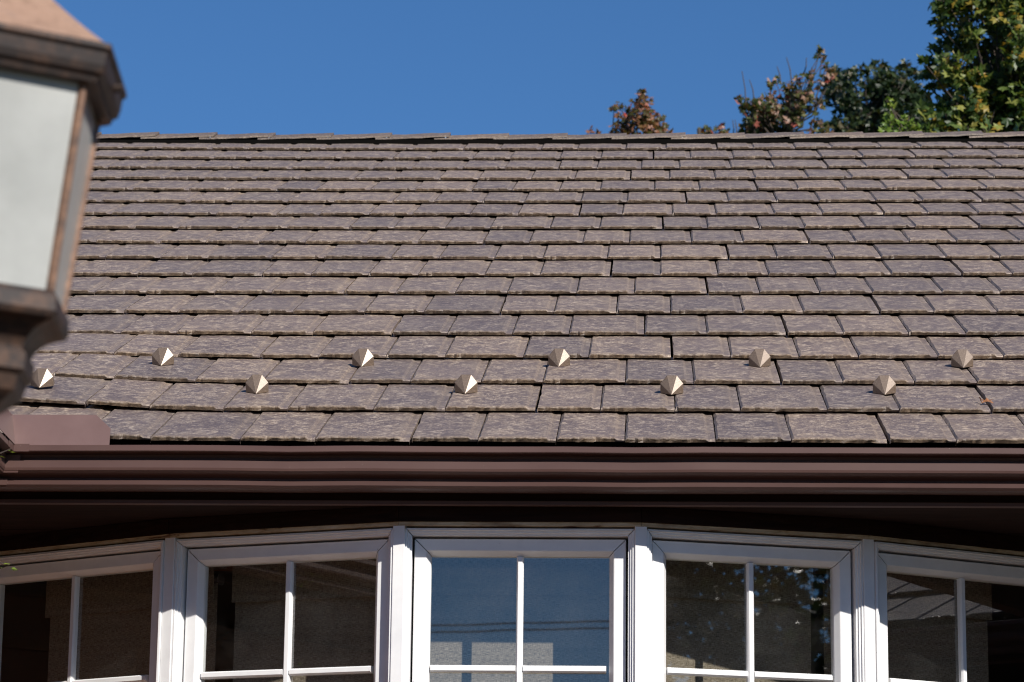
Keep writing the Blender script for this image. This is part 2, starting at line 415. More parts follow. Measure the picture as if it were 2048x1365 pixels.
for t in allt:
    n, ti, x, fr = t; px, py, pz = proj(RP(x+fr/2, (n+.4)*EXP))
    inside = (-150 < px < 2250)
    vis.append((0 if inside else 1, pz, t))
vis.sort(key=lambda q: q[:2])
rt = random.Random(3)
stuff = MB()
for i, (out, pz, (n, ti, x, fr)) in enumerate(vis):
    zl, zr = lift(n, x), lift(n, x+fr)
    jit = rt.uniform(-.0006, .0006)
    sk = Matrix.Rotation(-(zr-zl)/fr+rt.uniform(-.0035, .0035), 4, 'Y') @ Matrix.Rotation(rt.uniform(-.002, .002), 4, 'Z')
    M = Matrix.Translation(RP(x, n*EXP, zl+jit)) @ base_rot @ sk @ Matrix.Translation((0, rt.uniform(-.0018, .0018), 0))
    var = 0 if rt.random() < .6 else 1
    if i < 300:
        o = link('tile', TILES[ti, var][1], roof); o.matrix_parent_inverse = Matrix.Identity(4); o.matrix_basis = M
    else:
        mb = TILES[ti, 0][0] if not out else LOWT[ti]
        stuff.add([M @ Vector(p) for p in mb.v], mb.f, mb.a)
me = stuff.mesh('tile_field', 'slate_tile', False, True)
o = link('tile_field', me, roof, kind='stuff')
# wing tiles
stuff = MB(); stuff_r = MB()
for n in range(18):
    for k in range(-2, 12):
        y = OFF[n]+k
        for ti, fr in enumerate(FR):
            if WY < y+fr/2 < DEV-.12+n*EXP*ct:
                M = Matrix.Translation(WP(y, n*EXP)) @ Matrix.Rotation(R_(90), 4, 'Z') @ base_rot
                mb = TILES[ti, 0][0] if n < 5 and y > 4.4 else LOWT[ti]
                P_ = [M @ Vector(p) for p in mb.v]; stuff.add(P_, mb.f, mb.a)
                if y > WYR: stuff_r.add([mirr(p) for p in P_], [f[::-1] for f in mb.f], mb.a)
            y += fr
for q in (stuff, stuff_r): link('wing_tile_field', q.mesh('wing_tile_field', 'slate_tile', False, True), roof, kind='stuff')
# ---- ridge caps, and a near-black strip painting the deep shade below them
rv = MB(); YCAP = YR-.11*ct; ZCAP = pix(1000, 277.5, YCAP).z+.11*st_; s0 = SR-.165
s0 = SR-.225; p0, p1 = RP(0, s0, -.02), RP(0, s0, .013); p2 = Vector((0, YCAP+.004, ZCAP-.11*st_-.003))
half = [(p0.y, p0.z), (p1.y, p1.z), (p2.y, p2.z), (YR, ZCAP-.004)]
A = [Vector((-7, y, z)) for y, z in half]+[Vector((-7, 2*YR-y, z)) for y, z in half[2::-1]]
rv.prism(A, [Vector((6, p.y, p.z)) for p in A]); link('ridge_gap_shade', rv.mesh('ridge_gap_shade', 'gap_black'), roof)
def cap_mesh(seed):
    r = random.Random(seed); mb = MB(); L = .30; th = .0072; fl = .11
    rings = []
    for i in range(9):
        x = L*i/8; up = .011*i/8+r.uniform(-.0006, .0006)
        prof = []
        for s_, q in ((-1, 0), (-1, .5), (0, 1), (1, .5), (1, 0)):
            d = fl*(1-q) if s_ else 0
            prof.append((s_*d*ct, -d*st_+r.uniform(-.001, .001)))
        top = [(x, a, b+th+up) for a, b in prof]; bot = [(x, a, b+up) for a, b in prof[::-1]]
        rings.append(top+bot)
    mb.loft(rings); mb.a = [.8]*len(mb.v); return mb.mesh('ridge_cap', 'slate_tile', False, True)
caps = [cap_mesh(s) for s in (1, 2, 3)]
fast = MB(); fast.box(-.003, .003, -.003, .003, -.003, .003); fme = fast.mesh('fastener', 'bright_fastener')
xr0 = None
P0 = pix(1133, 270, YR-.2).x; P1 = pix(538.7, 270, YR-.2).x; stp = (P0-P1)/5
for k in range(-18, 24):
    xr = P0+k*stp
    M = Matrix.Translation((xr-.30, YR, ZCAP+lift(17, xr-.15)+rt.uniform(-.001, .001))) @ Matrix.Rotation(rt.uniform(-.004, .004), 4, 'Y')
    if abs(k) < 14:
        o = link('ridge_cap', caps[k % 3], roof); o.matrix_basis = M
        o = link('fastener', fme, roof); o.matrix_basis = Matrix.Translation((xr-.014, YCAP+.004, ZCAP-.11*st_+.006))
# parts under roof were given in world space: undo the house offset once, on the roof itself
# ---- gutter
ZL = pix(1000, 893, DEV-.115).z
def gut_profile():
    # (distance out from fascia, height below lip)
    return [(.0, 0), (.0, -.0745), (.070, -.0825), (.080, -.0805), (.0855, -.0755), (.0868, -.0675), (.0835, -.0660), (.079, -.0640), (.0775, -.0600), (.086, -.0560), (.101, -.0535), (.1065, -.0490),
            (.1080, -.0440), (.1080, -.0290), (.104, -.0275), (.097, -.0255), (.0955, -.0200), (.098, -.0150), (.1100, -.0140), (.1255, -.0135), (.127, -.012), (.127, -.001), (.1255, 0), (.116, -.001), (.116, -.003), (.1245, -.0025), (.1245, -.011), (.093, -.011),
            (.0925, -.029), (.1055, -.032), (.1050, -.0470), (.098, -.0505), (.084, -.0530), (.0745, -.0590), (.0765, -.0665), (.0840, -.0695), (.0828, -.0745), (.078, -.0785), (.069, -.0805), (.0015, -.0725), (.0015, 0)]
YF = DEV+.012                                   # fascia face
gp = gut_profile()
gm = MB()
wob = random.Random(5)
nseg = 26; xs = [XC+(XCR-XC)*(i/nseg) for i in range(nseg+1)]
rings = []
for i, x in enumerate(xs):
    dz = wob.uniform(-.0007, .0007) if i else 0; tw_ = wob.uniform(-.0006, .0006) if i else 0
    rings.append([(x if 0 < i < nseg else (XC+(d-.127) if i == 0 else XCR-(d-.127)), YF-d, ZL+h+dz+tw_*(d/.1)) for d, h in gp])
gm.loft(rings)
gutter = hpart(gm, 'gutter', 'brown_gutter_paint')
gm = MB()                                        # wing gutter, runs towards the camera from the inside corner
rings = []
XFW = XC-.127
yc = YF-.127
for i, y in enumerate((None, yc-.4, yc-1.2, yc-2.0, WY)):
    rings.append([(XFW+d, (yc+.127-d) if i == 0 else y, ZL+h) for d, h in gp])
gm.loft([r[::-1] for r in rings])
for q in (gm, mirror(gm)): hpart(q, 'gutter', 'brown_gutter_paint')
# corner strips folded over the mitre
def strip(name, d0, d1, h0, h1, lx, ly, off=.0015):
    mb = MB(); th = .0012
    xo = XC+off; yo = yc-off
    def ring(p, q): return p
    # along the main gutter
    zt_, zb = ZL+h0, ZL+h1
    ya, yb = YF-d0-off, YF-d1-off; xa, xb = XFW+d0+off, XFW+d1+off
    A = [(xa, ya, zt_), (xb, yb, zb), (xb-.001, yb+th, zb), (xa-.001, ya+th, zt_)]
    B = [(xa+lx, ya, zt_), (xb+lx, yb, zb), (xb+lx, yb+th, zb), (xa+lx, ya+th, zt_)]
    mb.prism([Vector(p) for p in A], [Vector(p) for p in B])
    A = [(xa, ya, zt_), (xb, yb, zb), (xb-th, yb, zb), (xa-th, ya, zt_)]
    B = [(xa, ya-ly, zt_), (xb, yb-ly, zb), (xb-th, yb-ly, zb), (xa-th, ya-ly, zt_)]
    mb.prism([Vector(p) for p in A], [Vector(p) for p in B])
    o = hpart(mb, name, 'brown_gutter_paint', gutter)
    o.matrix_parent_inverse = Matrix.Identity(4)
    return o
strip('mitre_strip', .127, .127, .002, -.014, .032, .05)
strip('mitre_strip', .1080, .103, -.017, -.054, .030, .05)
strip('mitre_strip', .0868, .0855, -.064, -.0765, .022, .05)
# splash guard standing on the lip at the inside corner
sp_ = MB()
xg1 = pix(219, 860, YF-.127).x; hh = .068
ys = YF-.122; xs_ = XC+.003
def sheet(pts, nrm, th=.0012):
    sp_.prism([Vector(p) for p in pts], [Vector(p)+Vector(nrm)*th for p in pts])
lean = .012
sheet([(xs_, ys, ZL+.001), (xg1, ys, ZL+.001), (xg1, ys+lean*.55, ZL+.038), (xg1-.032, ys+lean, ZL+hh), (xs_-lean, ys+lean, ZL+hh)], (0, 1, 0))
sheet([(xs_, ys, ZL+.001), (xs_-lean, ys+lean, ZL+hh), (xs_-lean, ys-.17, ZL+hh), (xs_-lean*.5, ys-.21, ZL+.035), (xs_, ys-.21, ZL+.001)], (-1, 0, 0))
sheet([(xs_-lean, ys+lean+.0012, ZL+hh-.003), (xg1-.034, ys+lean+.0012, ZL+hh-.003), (xg1-.036, ys+lean+.006, ZL+hh+.0012), (xs_-lean, ys+lean+.006, ZL+hh+.0012)], (0, .5, -.5))
t = NT('splash_guard_paint'); v = t.coords('World'); n_ = t.noise(v, 12, 4, .6)
t.col(t.ramp(n_, [(.3, (.13, .074, .065)), (.7, (.155, .091, .082))])); t.rough(.42); t.bump(t.noise(v, 40, 3), .08, .001)
hpart(sp_, 'splash_guard', 'splash_guard_paint')

# ---- fascia, soffit, frieze, walls
ZS = pix(800, 1008, YF+.002).z                    # underside of the eave
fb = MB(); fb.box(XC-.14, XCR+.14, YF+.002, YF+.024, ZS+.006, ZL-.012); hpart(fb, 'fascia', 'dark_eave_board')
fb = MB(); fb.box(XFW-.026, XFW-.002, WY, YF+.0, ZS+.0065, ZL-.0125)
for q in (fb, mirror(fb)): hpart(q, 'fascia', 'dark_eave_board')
fb = MB(); fb.box(XC-.13, XCR+.13, YF-.004, YF+.016, ZS-.002, ZS+.0055); hpart(fb, 'drip_edge', 'brown_gutter_paint')
fb = MB(); fb.box(XFW-.016, XFW+.004, WY, YF-.005, ZS-.002, ZS+.006)
for q in (fb, mirror(fb)): hpart(q, 'drip_edge', 'brown_gutter_paint')
YW = 7.14                                        # main wall face
ns = 4; d0 = YF+.026; dw = (YW-d0)/ns
for i in range(ns):
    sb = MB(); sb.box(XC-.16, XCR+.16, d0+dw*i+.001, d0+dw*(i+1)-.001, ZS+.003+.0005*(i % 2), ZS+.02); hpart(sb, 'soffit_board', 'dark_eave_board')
XWW = -1.95
for i in range(3):
    a = XWW+(XFW-.028-XWW)*i/3; b = XWW+(XFW-.028-XWW)*(i+1)/3
    sb = MB(); sb.box(a+.001, b-.001, WY, d0-.002, ZS+.003+.0005*(i % 2), ZS+.02)
    for q in (sb, mirror(sb)): hpart(q, 'soffit_board', 'dark_eave_board')
# bow window plan: mullion centres
ZH = pix(800, 1056, 6.527).z                      # top of the window frames
PX = [None, Vector((-1.0345, 6.684)), Vector((-.526, 6.527)), Vector((-.0168, 6.527)), Vector((.468, 6.667)), None]
A2 = R_(29)
PX[0] = PX[1]+Vector((-math.cos(A2), math.sin(A2)))*.57
PX[5] = PX[4]+Vector((math.cos(A2), math.sin(A2)))*.52
ROWS = 6; CELL = .2385; WINH = .0137+.0046+.035+ROWS*CELL+.035+.0046+.0137
ZB = ZH-WINH
# walls round the bow
wl = MB()
XL_, XR_ = PX[0].x-.0, PX[5].x+.0
wl.box(-9, XL_, YW, YW+.2, 0, ZS); wl.box(XR_, 10, YW, YW+.2, 0, ZS)
wl.box(XL_, XR_, YW+.0, YW+.2, 0, ZB-.05)
wl.box(XL_, XR_, YW+.0, YW+.2, ZH+.05, ZS)
wl.box(-9, -8.8, YW+.2, 2*YR-YW, 0, ZS); wl.box(9.8, 10, YW+.2, 2*YR-YW, 0, ZS); wl.box(-9, 10, 2*YR-YW-.2, 2*YR-YW, 0, ZS)
hpart(wl, 'wall', 'brown_wall_board')
for xg in (vx-5.7, vxr+5.6):                      # gables at the two ends
    gb = MB(); gb.prism([Vector((xg, YW, ZS)), Vector((xg, 2*YR-YW, ZS)), Vector((xg, YR, ZR-.1))], [Vector((xg+.1, YW, ZS)), Vector((xg+.1, 2*YR-YW, ZS)), Vector((xg+.1, YR, ZR-.1))])
    hpart(gb, 'gable_wall', 'brown_wall_board')
bz = .13; z = .05; i = 0
while z < ZS-.02:                                # lap boards on the wing's side wall
    z1 = min(z+bz-.004, ZS-.002); b = MB()
    b.prism([Vector((XWW, WY+.02, z)), Vector((XWW+.022, WY+.02, z)), Vector((XWW+.008, WY+.02, z1)), Vector((XWW, WY+.02, z1))],
            [Vector((XWW, YW-.002, z)), Vector((XWW+.022, YW-.002, z)), Vector((XWW+.008, YW-.002, z1)), Vector((XWW, YW-.002, z1))])
    for q in (b, mirror(b)): hpart(q, 'wall_board', 'brown_wall_board')
    z += bz
wl = MB(); wl.box(-9, XWW-.001, WY+.02, YW-.01, 0, ZS)
for q in (wl, mirror(wl)): hpart(q, 'wing_wall', 'brown_wall_board')
gb = MB(); xrw = XC-.1-SR*ct; gb.prism([Vector((XWW, WY+.05, ZS)), Vector((-9.5, WY+.05, ZS)), Vector((xrw, WY+.05, ZR-.1))], [Vector((XWW, WY+.15, ZS)), Vector((-9.5, WY+.15, ZS)), Vector((xrw, WY+.15, ZR-.1))])
for q in (gb, mirror(gb)): hpart(q, 'gable_wall', 'brown_wall_board')
# dark room behind the blinds
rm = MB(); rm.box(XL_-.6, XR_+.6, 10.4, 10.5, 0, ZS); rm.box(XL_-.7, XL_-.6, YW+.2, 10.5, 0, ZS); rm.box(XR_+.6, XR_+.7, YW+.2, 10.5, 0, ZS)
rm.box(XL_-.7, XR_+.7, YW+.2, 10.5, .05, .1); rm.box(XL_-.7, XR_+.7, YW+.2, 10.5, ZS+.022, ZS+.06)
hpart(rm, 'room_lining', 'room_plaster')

# ---- bow window
class Lite:
    def __init__(s, a, b):
        d = (b-a); s.L = d.length; s.U = Vector((d.x, d.y, 0)).normalized(); s.N = Vector((s.U.y, -s.U.x, 0)); s.o = Vector(((a.x+b.x)/2, (a.y+b.y)/2, 0))
    def P(s, u, d, z): return s.o+s.U*u+s.N*d+Vector((0, 0, z))
FPROF = [(0, -.06), (0, -.0025), (.0042, -.0015), (.0047, -.006), (.0090, -.0065), (.0095, -.0105), (.0137, -.0115), (.0137, -.06)]
SPROF = [(0, -.062), (0, -.028), (.0012, -.0268), (.0245, -.0265), (.0262, -.0278), (.0345, -.041), (.035, -.043), (.035, -.062)]
def ring_members(lite, u0, u1, z0, z1, prof, gap=.0011):
    def pt(o, d, side, end):
        if side == 'head': u = (u0+o+gap) if end == 0 else (u1-o-gap); zz = z1-o
        elif side == 'sill': u = (u0+o+gap) if end == 0 else (u1-o-gap); zz = z0+o
        elif side == 'left': u = u0+o; zz = (z0+o+gap) if end == 0 else (z1-o-gap)
        else: u = u1-o; zz = (z0+o+gap) if end == 0 else (z1-o-gap)
        return lite.P(u, d, zz)
    out = {}
    for side in ('head', 'sill', 'left', 'right'):
        mb = MB(); A = [pt(o, d, side, 0) for o, d in prof]; B = [pt(o, d, side, 1) for o, d in prof]
        mb.prism(A, B); out[side] = mb
    return out
wnames = ['window beside the side wing', 'window', 'centre window', 'window', 'window at the far end']
def sub(mb, name, mat, par, **k):
    o = mb.obj(name, mat, par, **k); o.matrix_parent_inverse = Matrix.Translation(-HL); return o
lites = []
for i in range(5):
    lt = Lite(PX[i], PX[i+1]); lites.append(lt)
    lt.o += lt.N*(.010 if i in (0, 4) else .003 if i in (1, 3) else 0)       # angled units sit a little proud of the mullions
    hw = lt.L/2-.0131
    win = empty('window', (0, 0, 0)); win.parent = house; win.matrix_parent_inverse = Matrix.Translation(-HL)
    def wsub(mb, name, mat):
        o = mb.obj(name, mat, win); return o
    m = ring_members(lt, -hw, hw, ZB, ZH, FPROF)
    for sd, nm in (('head', 'frame_head'), ('sill', 'frame_sill'), ('left', 'frame_jamb'), ('right', 'frame_jamb')): wsub(m[sd], nm, 'white_window_vinyl')
    e = .0137+.0046
    m = ring_members(lt, -hw+e, hw-e, ZB+e, ZH-e, SPROF)
    for sd, nm in (('head', 'sash_rail'), ('sill', 'sash_rail'), ('left', 'sash_stile'), ('right', 'sash_stile')): wsub(m[sd], nm, 'white_window_vinyl')
    gw = hw-e-.035; gz0, gz1 = ZB+e+.035, ZH-e-.035
    p = MB(); p.prism([lt.P(-gw-.004, -.050, gz0-.004), lt.P(gw+.004, -.050, gz0-.004), lt.P(gw+.004, -.050, gz1+.004), lt.P(-gw-.004, -.050, gz1+.004)],
                      [lt.P(-gw-.004, -.056, gz0-.004), lt.P(gw+.004, -.056, gz0-.004), lt.P(gw+.004, -.056, gz1+.004), lt.P(-gw-.004, -.056, gz1+.004)])
    p2 = MB(); p2.v = p.v[:4]; p2.f = [(0, 1, 2, 3)]; p2.a = [0]*4
    wsub(p2, 'pane', 'window_glass')
    mu = .0073; fl = .0042
    def bar(ax, c, a, b):
        mb = MB(); prof = [(-mu, -.0495), (-mu, -.040), (-fl, -.0355), (fl, -.0355), (mu, -.040), (mu, -.0495)]
        if ax == 'z': mb.prism([lt.P(c+q, d, a) for q, d in prof], [lt.P(c+q, d, b) for q, d in prof])
        else: mb.prism([lt.P(a, d, c+q) for q, d in prof], [lt.P(b, d, c+q) for q, d in prof])
        return mb
    wsub(bar('z', 0.0, gz0+.001, gz1-.001), 'muntin', 'white_window_vinyl')
    for r_i in range(1, ROWS):
        zc = gz1-r_i*CELL*(gz1-gz0)/(ROWS*CELL)
        wsub(bar('x', zc, -gw+.002, -mu-.0004), 'muntin', 'white_window_vinyl'); wsub(bar('x', zc, mu+.0004, gw-.006), 'muntin', 'white_window_vinyl')
    # near-black strip: shade in the gap between frame and sash, coloured in
    m = ring_members(lt, -hw+.0138, hw-.0138, ZB+.0138, ZH-.0138, [(0, -.058), (0, -.05), (.0044, -.05), (.0044, -.058)], 0)
    rb = MB()
    for sd in m: rb.add(m[sd].v, m[sd].f)
    wsub(rb, 'gap_shade_strip', 'gap_black')
# mullions
for i in range(6):
    a = lites[max(i-1, 0)]; b = lites[min(i, 4)]
    p = PX[i]; N = (a.N+b.N).normalized(); U = Vector((-N.y, N.x, 0)); o3 = Vector((p.x, p.y, 0))
    hwm = .0127; prof = [(-hwm, -.07), (-hwm, .0012), (-hwm+.001, .0022), (hwm-.001, .0022), (hwm, .0012), (hwm, -.07)]
    mb = MB(); mb.prism([o3+U*u+N*d+Vector((0, 0, ZB-.01)) for u, d in prof], [o3+U*u+N*d+Vector((0, 0, ZH+.004)) for u, d in prof])
    hpart(mb, 'mullion', 'white_window_vinyl')
# weathered wood strip, frieze above, apron and seat below; all follow the bow
def bow_band(name, mat, z0, z1, front, back, per=True, split=False):
    for i in range(5):
        lt = lites[i]
        def end(j, d):
            if j in (0, 5): a = lites[0 if j == 0 else 4]; q = Vector((PX[j].x, PX[j].y, 0))+a.N*d; return q
            a, b = lites[j-1], lites[j]; n = (a.N+b.N).normalized(); return Vector((PX[j].x, PX[j].y, 0))+n*(d/n.dot(a.N))
        g_ = lt.U*.0006
        A = [end(i, front)+g_, end(i+1, front)-g_, end(i+1, back)-g_, end(i, back)+g_]
        mb = MB(); mb.prism([p+Vector((0, 0, z0)) for p in A], [p+Vector((0, 0, z1)) for p in A]); hpart(mb, name, mat)
bow_band('trim_strip', 'weathered_trim_paint', ZH+.0042, ZH+.0125, .004, -.06)
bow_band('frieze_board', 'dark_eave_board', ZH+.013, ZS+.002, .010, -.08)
bow_band('window_seat', 'white_window_vinyl', ZB-.045, ZB-.0105, .035, -.30)
bow_band('apron_panel', 'brown_wall_board', .05, ZB-.046, .005, -.10)
# ---- blinds (hang behind the panes)
blab = ['dark woven blind behind the window beside the side wing', 'woven blind with slanting reflections, between wing-side and centre windows', 'beige woven blind behind the blue-reflecting centre window', 'woven blind behind the pane that mirrors tree leaves', 'woven blind behind the end window farthest from the wing']
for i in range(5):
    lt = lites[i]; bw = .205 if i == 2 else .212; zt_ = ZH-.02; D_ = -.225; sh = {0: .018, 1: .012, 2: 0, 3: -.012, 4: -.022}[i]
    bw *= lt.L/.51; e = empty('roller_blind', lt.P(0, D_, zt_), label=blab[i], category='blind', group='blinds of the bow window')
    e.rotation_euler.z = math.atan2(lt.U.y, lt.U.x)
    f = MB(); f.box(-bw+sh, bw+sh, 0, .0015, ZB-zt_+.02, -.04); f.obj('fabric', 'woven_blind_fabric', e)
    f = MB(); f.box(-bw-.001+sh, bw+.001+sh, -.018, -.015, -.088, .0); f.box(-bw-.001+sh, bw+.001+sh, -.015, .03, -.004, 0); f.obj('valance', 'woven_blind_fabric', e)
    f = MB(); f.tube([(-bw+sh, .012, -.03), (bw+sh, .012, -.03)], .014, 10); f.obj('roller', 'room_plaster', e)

# ------------------------------------------------------------------ snow guards
def guard_mesh():
    mb = MB(); h = .040; 
    A = (0, 0, 0); LB = (-.0262, .030, 0); RB = (.0262, .030, 0); L = (-.0262, .030, .022); Rr = (.0262, .030, .022)
    TL = (-.0112, .036, h); TR = (.0112, .036, h); B1 = (-.02, .075, 0); B2 = (.02, .075, 0); T1 = (-.0112, .066, .02); T2 = (.0112, .066, .02)
    mb.add([A, LB, RB, L, Rr, TL, TR, B1, B2, T1, T2],
           [(0, 6, 5), (0, 5, 3), (0, 3, 1), (0, 4, 6), (0, 2, 4), (5, 6, 10, 9), (3, 5, 9), (6, 4, 10), (1, 3, 9, 7), (4, 2, 8, 10), (9, 10, 8, 7), (1, 7, 8, 2, 0)])
    return mb.mesh('snow_guard', 'bronze_guard_paint')
gme = guard_mesh()
ordn = ['first', 'second', 'third', 'fourth', 'fifth']
for row, pts in (('upper', [(322, 733), (723, 735), (1117, 735), (1520, 736), (1927, 737)]), ('lower', [(80, 777), (512, 789), (930, 789), (1343, 791), (1770, 791)])):
    for i, (px, py) in enumerate(pts):
        n = 2 if row == 'upper' else 1
        # top face of course n: intersect the pixel ray with it
        best = None
        lo_s, hi_s = n*EXP, (n+1)*EXP
        for _ in range(40):
            s = (lo_s+hi_s)/2; d = s-n*EXP
            q = RP(0, s, TT-TILT*d); q = RP(pix(px, py, q.y).x, s, TT-TILT*d+lift(n, pix(px, py, q.y).x))
            if proj(q)[1] > py: lo_s = s
            else: hi_s = s
        e = link('snow_guard', gme); e.matrix_world = Matrix.Translation(q+Vector((0, -st_, ct))*.0008) @ base_rot @ Matrix.Rotation(-TILT, 4, 'X') @ Matrix.Rotation(rt.uniform(-.04, .04), 4, 'Z')
        bevel(e, .0006, 1)
        e['label'] = f'faceted bronze snow guard, {ordn[i]} of the {row} row from the splash guard'; e['category'] = 'snow guard'; e['group'] = 'snow guards on the roof tiles'
# curled dead leaf caught in a tile joint
def maple(mb, M, sz, r, lobes=5):
    pts = [(0, 0, 0)]; out = []
    n = 10
    for k in range(n+1):
        a = -2.5+5.0*k/n; rad = (1.0 if k % 2 == 1 else .55)*(1-.18*abs(a)/2.5)*sz*r.uniform(.88, 1.08)
        out.append((math.sin(a)*rad, math.cos(a)*rad+.25*sz, (abs(math.sin(a))*rad)*r.uniform(-.35, .15)))
    V = [(0, -.05*sz, 0)]+out
    mb.add([M @ Vector(p) for p in V], [(0, i+1, i) for i in range(1, n+1)])
lf = MB(); maple(lf, Matrix.Rotation(.6, 4, 'X'), .018, random.Random(1)); maple(lf, Matrix.Translation((-.014, 0, .004)) @ Matrix.Rotation(1.2, 4, 'Y'), .012, random.Random(2))
q = pix(1967, 806, DEV+1.45*EXP*ct); lf_s = 1.2*EXP
q = RP(q.x, lf_s, TT-TILT*.2*EXP+.004)
o = lf.obj('dry_leaf', 'dead_leaf', label='curled brown dry leaf lying on a roof tile by the joint', category='leaf'); o.location = q

# ------------------------------------------------------------------ lantern
KL = .68; LY = 3.9*KL; LX = pix(166, 165, 3.82*KL).x-.875*.1645*KL
def lz(y): return pix(200, y, 3.815*KL).z/KL-.05/KL            # shape is laid out at 1/KL scale
lan = empty('post_lantern', (LX, LY, .05), label='weathered bronze hexagonal lantern with frosted panes on a post', category='lantern')
PH = R_(33.6+30)
def hexr(Rr, z, c=0): return [(Rr*math.sin(PH+k*math.pi/3+c), -Rr*math.cos(PH+k*math.pi/3+c), z) for k in range(6)]
m_ = MB(); rings = [hexr(.196, lz(92))]
for k in range(1, 13):
    t_ = k/12; rings.append(hexr(.19*(1-t_)**1.55*.93+.012, lz(92)+.004+.20*t_**.95))
m_.loft(rings); o = m_.obj('lantern_roof', 'lantern_copper_roof', lan)
m_ = MB(); rings = [hexr(.03, lz(92)+.203), hexr(.034, lz(92)+.21), hexr(.014, lz(92)+.225), hexr(.026, lz(92)+.25), hexr(.004, lz(92)+.285)]; m_.loft(rings); m_.obj('finial', 'lantern_bronze', lan)
m_ = MB(); m_.loft([hexr(.150, lz(160)), hexr(.180, lz(164)), hexr(.183, lz(152)), hexr(.190, lz(147)), hexr(.1935, lz(132)), hexr(.196, lz(106)), hexr(.2015, lz(102)), hexr(.2015, lz(90)), hexr(.15, lz(88))], True)
o = m_.obj('rim', 'lantern_bronze', lan); bevel(o, .0015, 2)
zt_, zb_ = lz(152), lz(570); RT, RB_ = .1645, .1265
for k in range(6):
    a0, a1 = PH+k*math.pi/3, PH+(k+1)*math.pi/3
    def hp(Rr, a, z): return Vector((Rr*math.sin(a), -Rr*math.cos(a), z))
    # corner bar: chevron section
    mb = MB(); wbar = .0068
    def sec(Rr, z):
        c = hp(Rr, a0, z); l = (hp(Rr, a0-math.pi/3, z)-c).normalized(); r = (hp(Rr, a1, z)-c).normalized(); i_ = -hp(1, a0, 0)
        return [c, c+r*wbar, c+r*wbar+i_*.006, c+i_*.010, c+l*wbar+i_*.006, c+l*wbar]
    mb.prism(sec(RB_+.002, zb_), sec(RT+.002, zt_)); mb.obj('corner_bar', 'lantern_copper_bar', lan)
    mb = MB(); g_ = .004
    A = [hp(RB_-g_, a0, zb_), hp(RB_-g_, a1, zb_), hp(RT-g_, a1, zt_), hp(RT-g_, a0, zt_)]
    nn = (A[1]-A[0]).cross(A[3]-A[0]).normalized()*.003
    ctr = sum(A, Vector())/4; nn = nn if nn.dot(Vector((ctr.x, ctr.y, 0))) < 0 else -nn
    mb.prism(A, [p+nn for p in A]); mb.obj('pane', 'lantern_frosted_glass', lan)
m_ = MB(); m_.loft([hexr(.118, lz(628)), hexr(.130, lz(624)), hexr(.134, lz(612)), hexr(.133, lz(582)), hexr(.129, lz(572)), hexr(.122, lz(568))]); o = m_.obj('base_tray', 'lantern_bronze', lan); bevel(o, .0015, 2)
m_ = MB(); rings = []
for k in range(9):
    t_ = k/8; rings.append(hexr(.118-.036*math.sin(t_*math.pi/2)**.7, lz(629)-.035*t_))
rings += [hexr(.088, lz(629)-.037), hexr(.087, lz(629)-.060), hexr(.078, lz(629)-.066), hexr(.072, lz(629)-.085), hexr(.045, lz(629)-.105)]
m_.loft(rings[::-1]); m_.obj('neck', 'lantern_bronze', lan)
m_ = MB()
def circ(r, z): return [(r*math.cos(a), r*math.sin(a), z) for a in [2*math.pi*k/20 for k in range(20)]]
m_.loft([circ(.085, .0), circ(.085, .09), circ(.055, .12), circ(.05, .5), circ(.037, .55), circ(.035, lz(629)-.10)]); m_.obj('post', 'lantern_bronze', lan, True)
m_ = MB()                                        # keeper screw on the rim
m_.loft([[(p[0], p[1], p[2]) for p in [(Vector((.168*math.sin(PH+.55), -.168*math.cos(PH+.55), lz(128)))+Vector((math.sin(PH+.5)*d, -math.cos(PH+.5)*d, 0))+Vector((-math.cos(PH+.5)*math.cos(a)*.006, -math.sin(PH+.5)*math.cos(a)*.006, math.sin(a)*.006))) for a in [k*math.pi/4 for k in range(8)]]] for d in (0, .012)])
m_.obj('keeper_screw', 'lantern_bronze', lan)
lan.scale = (KL, KL, KL)

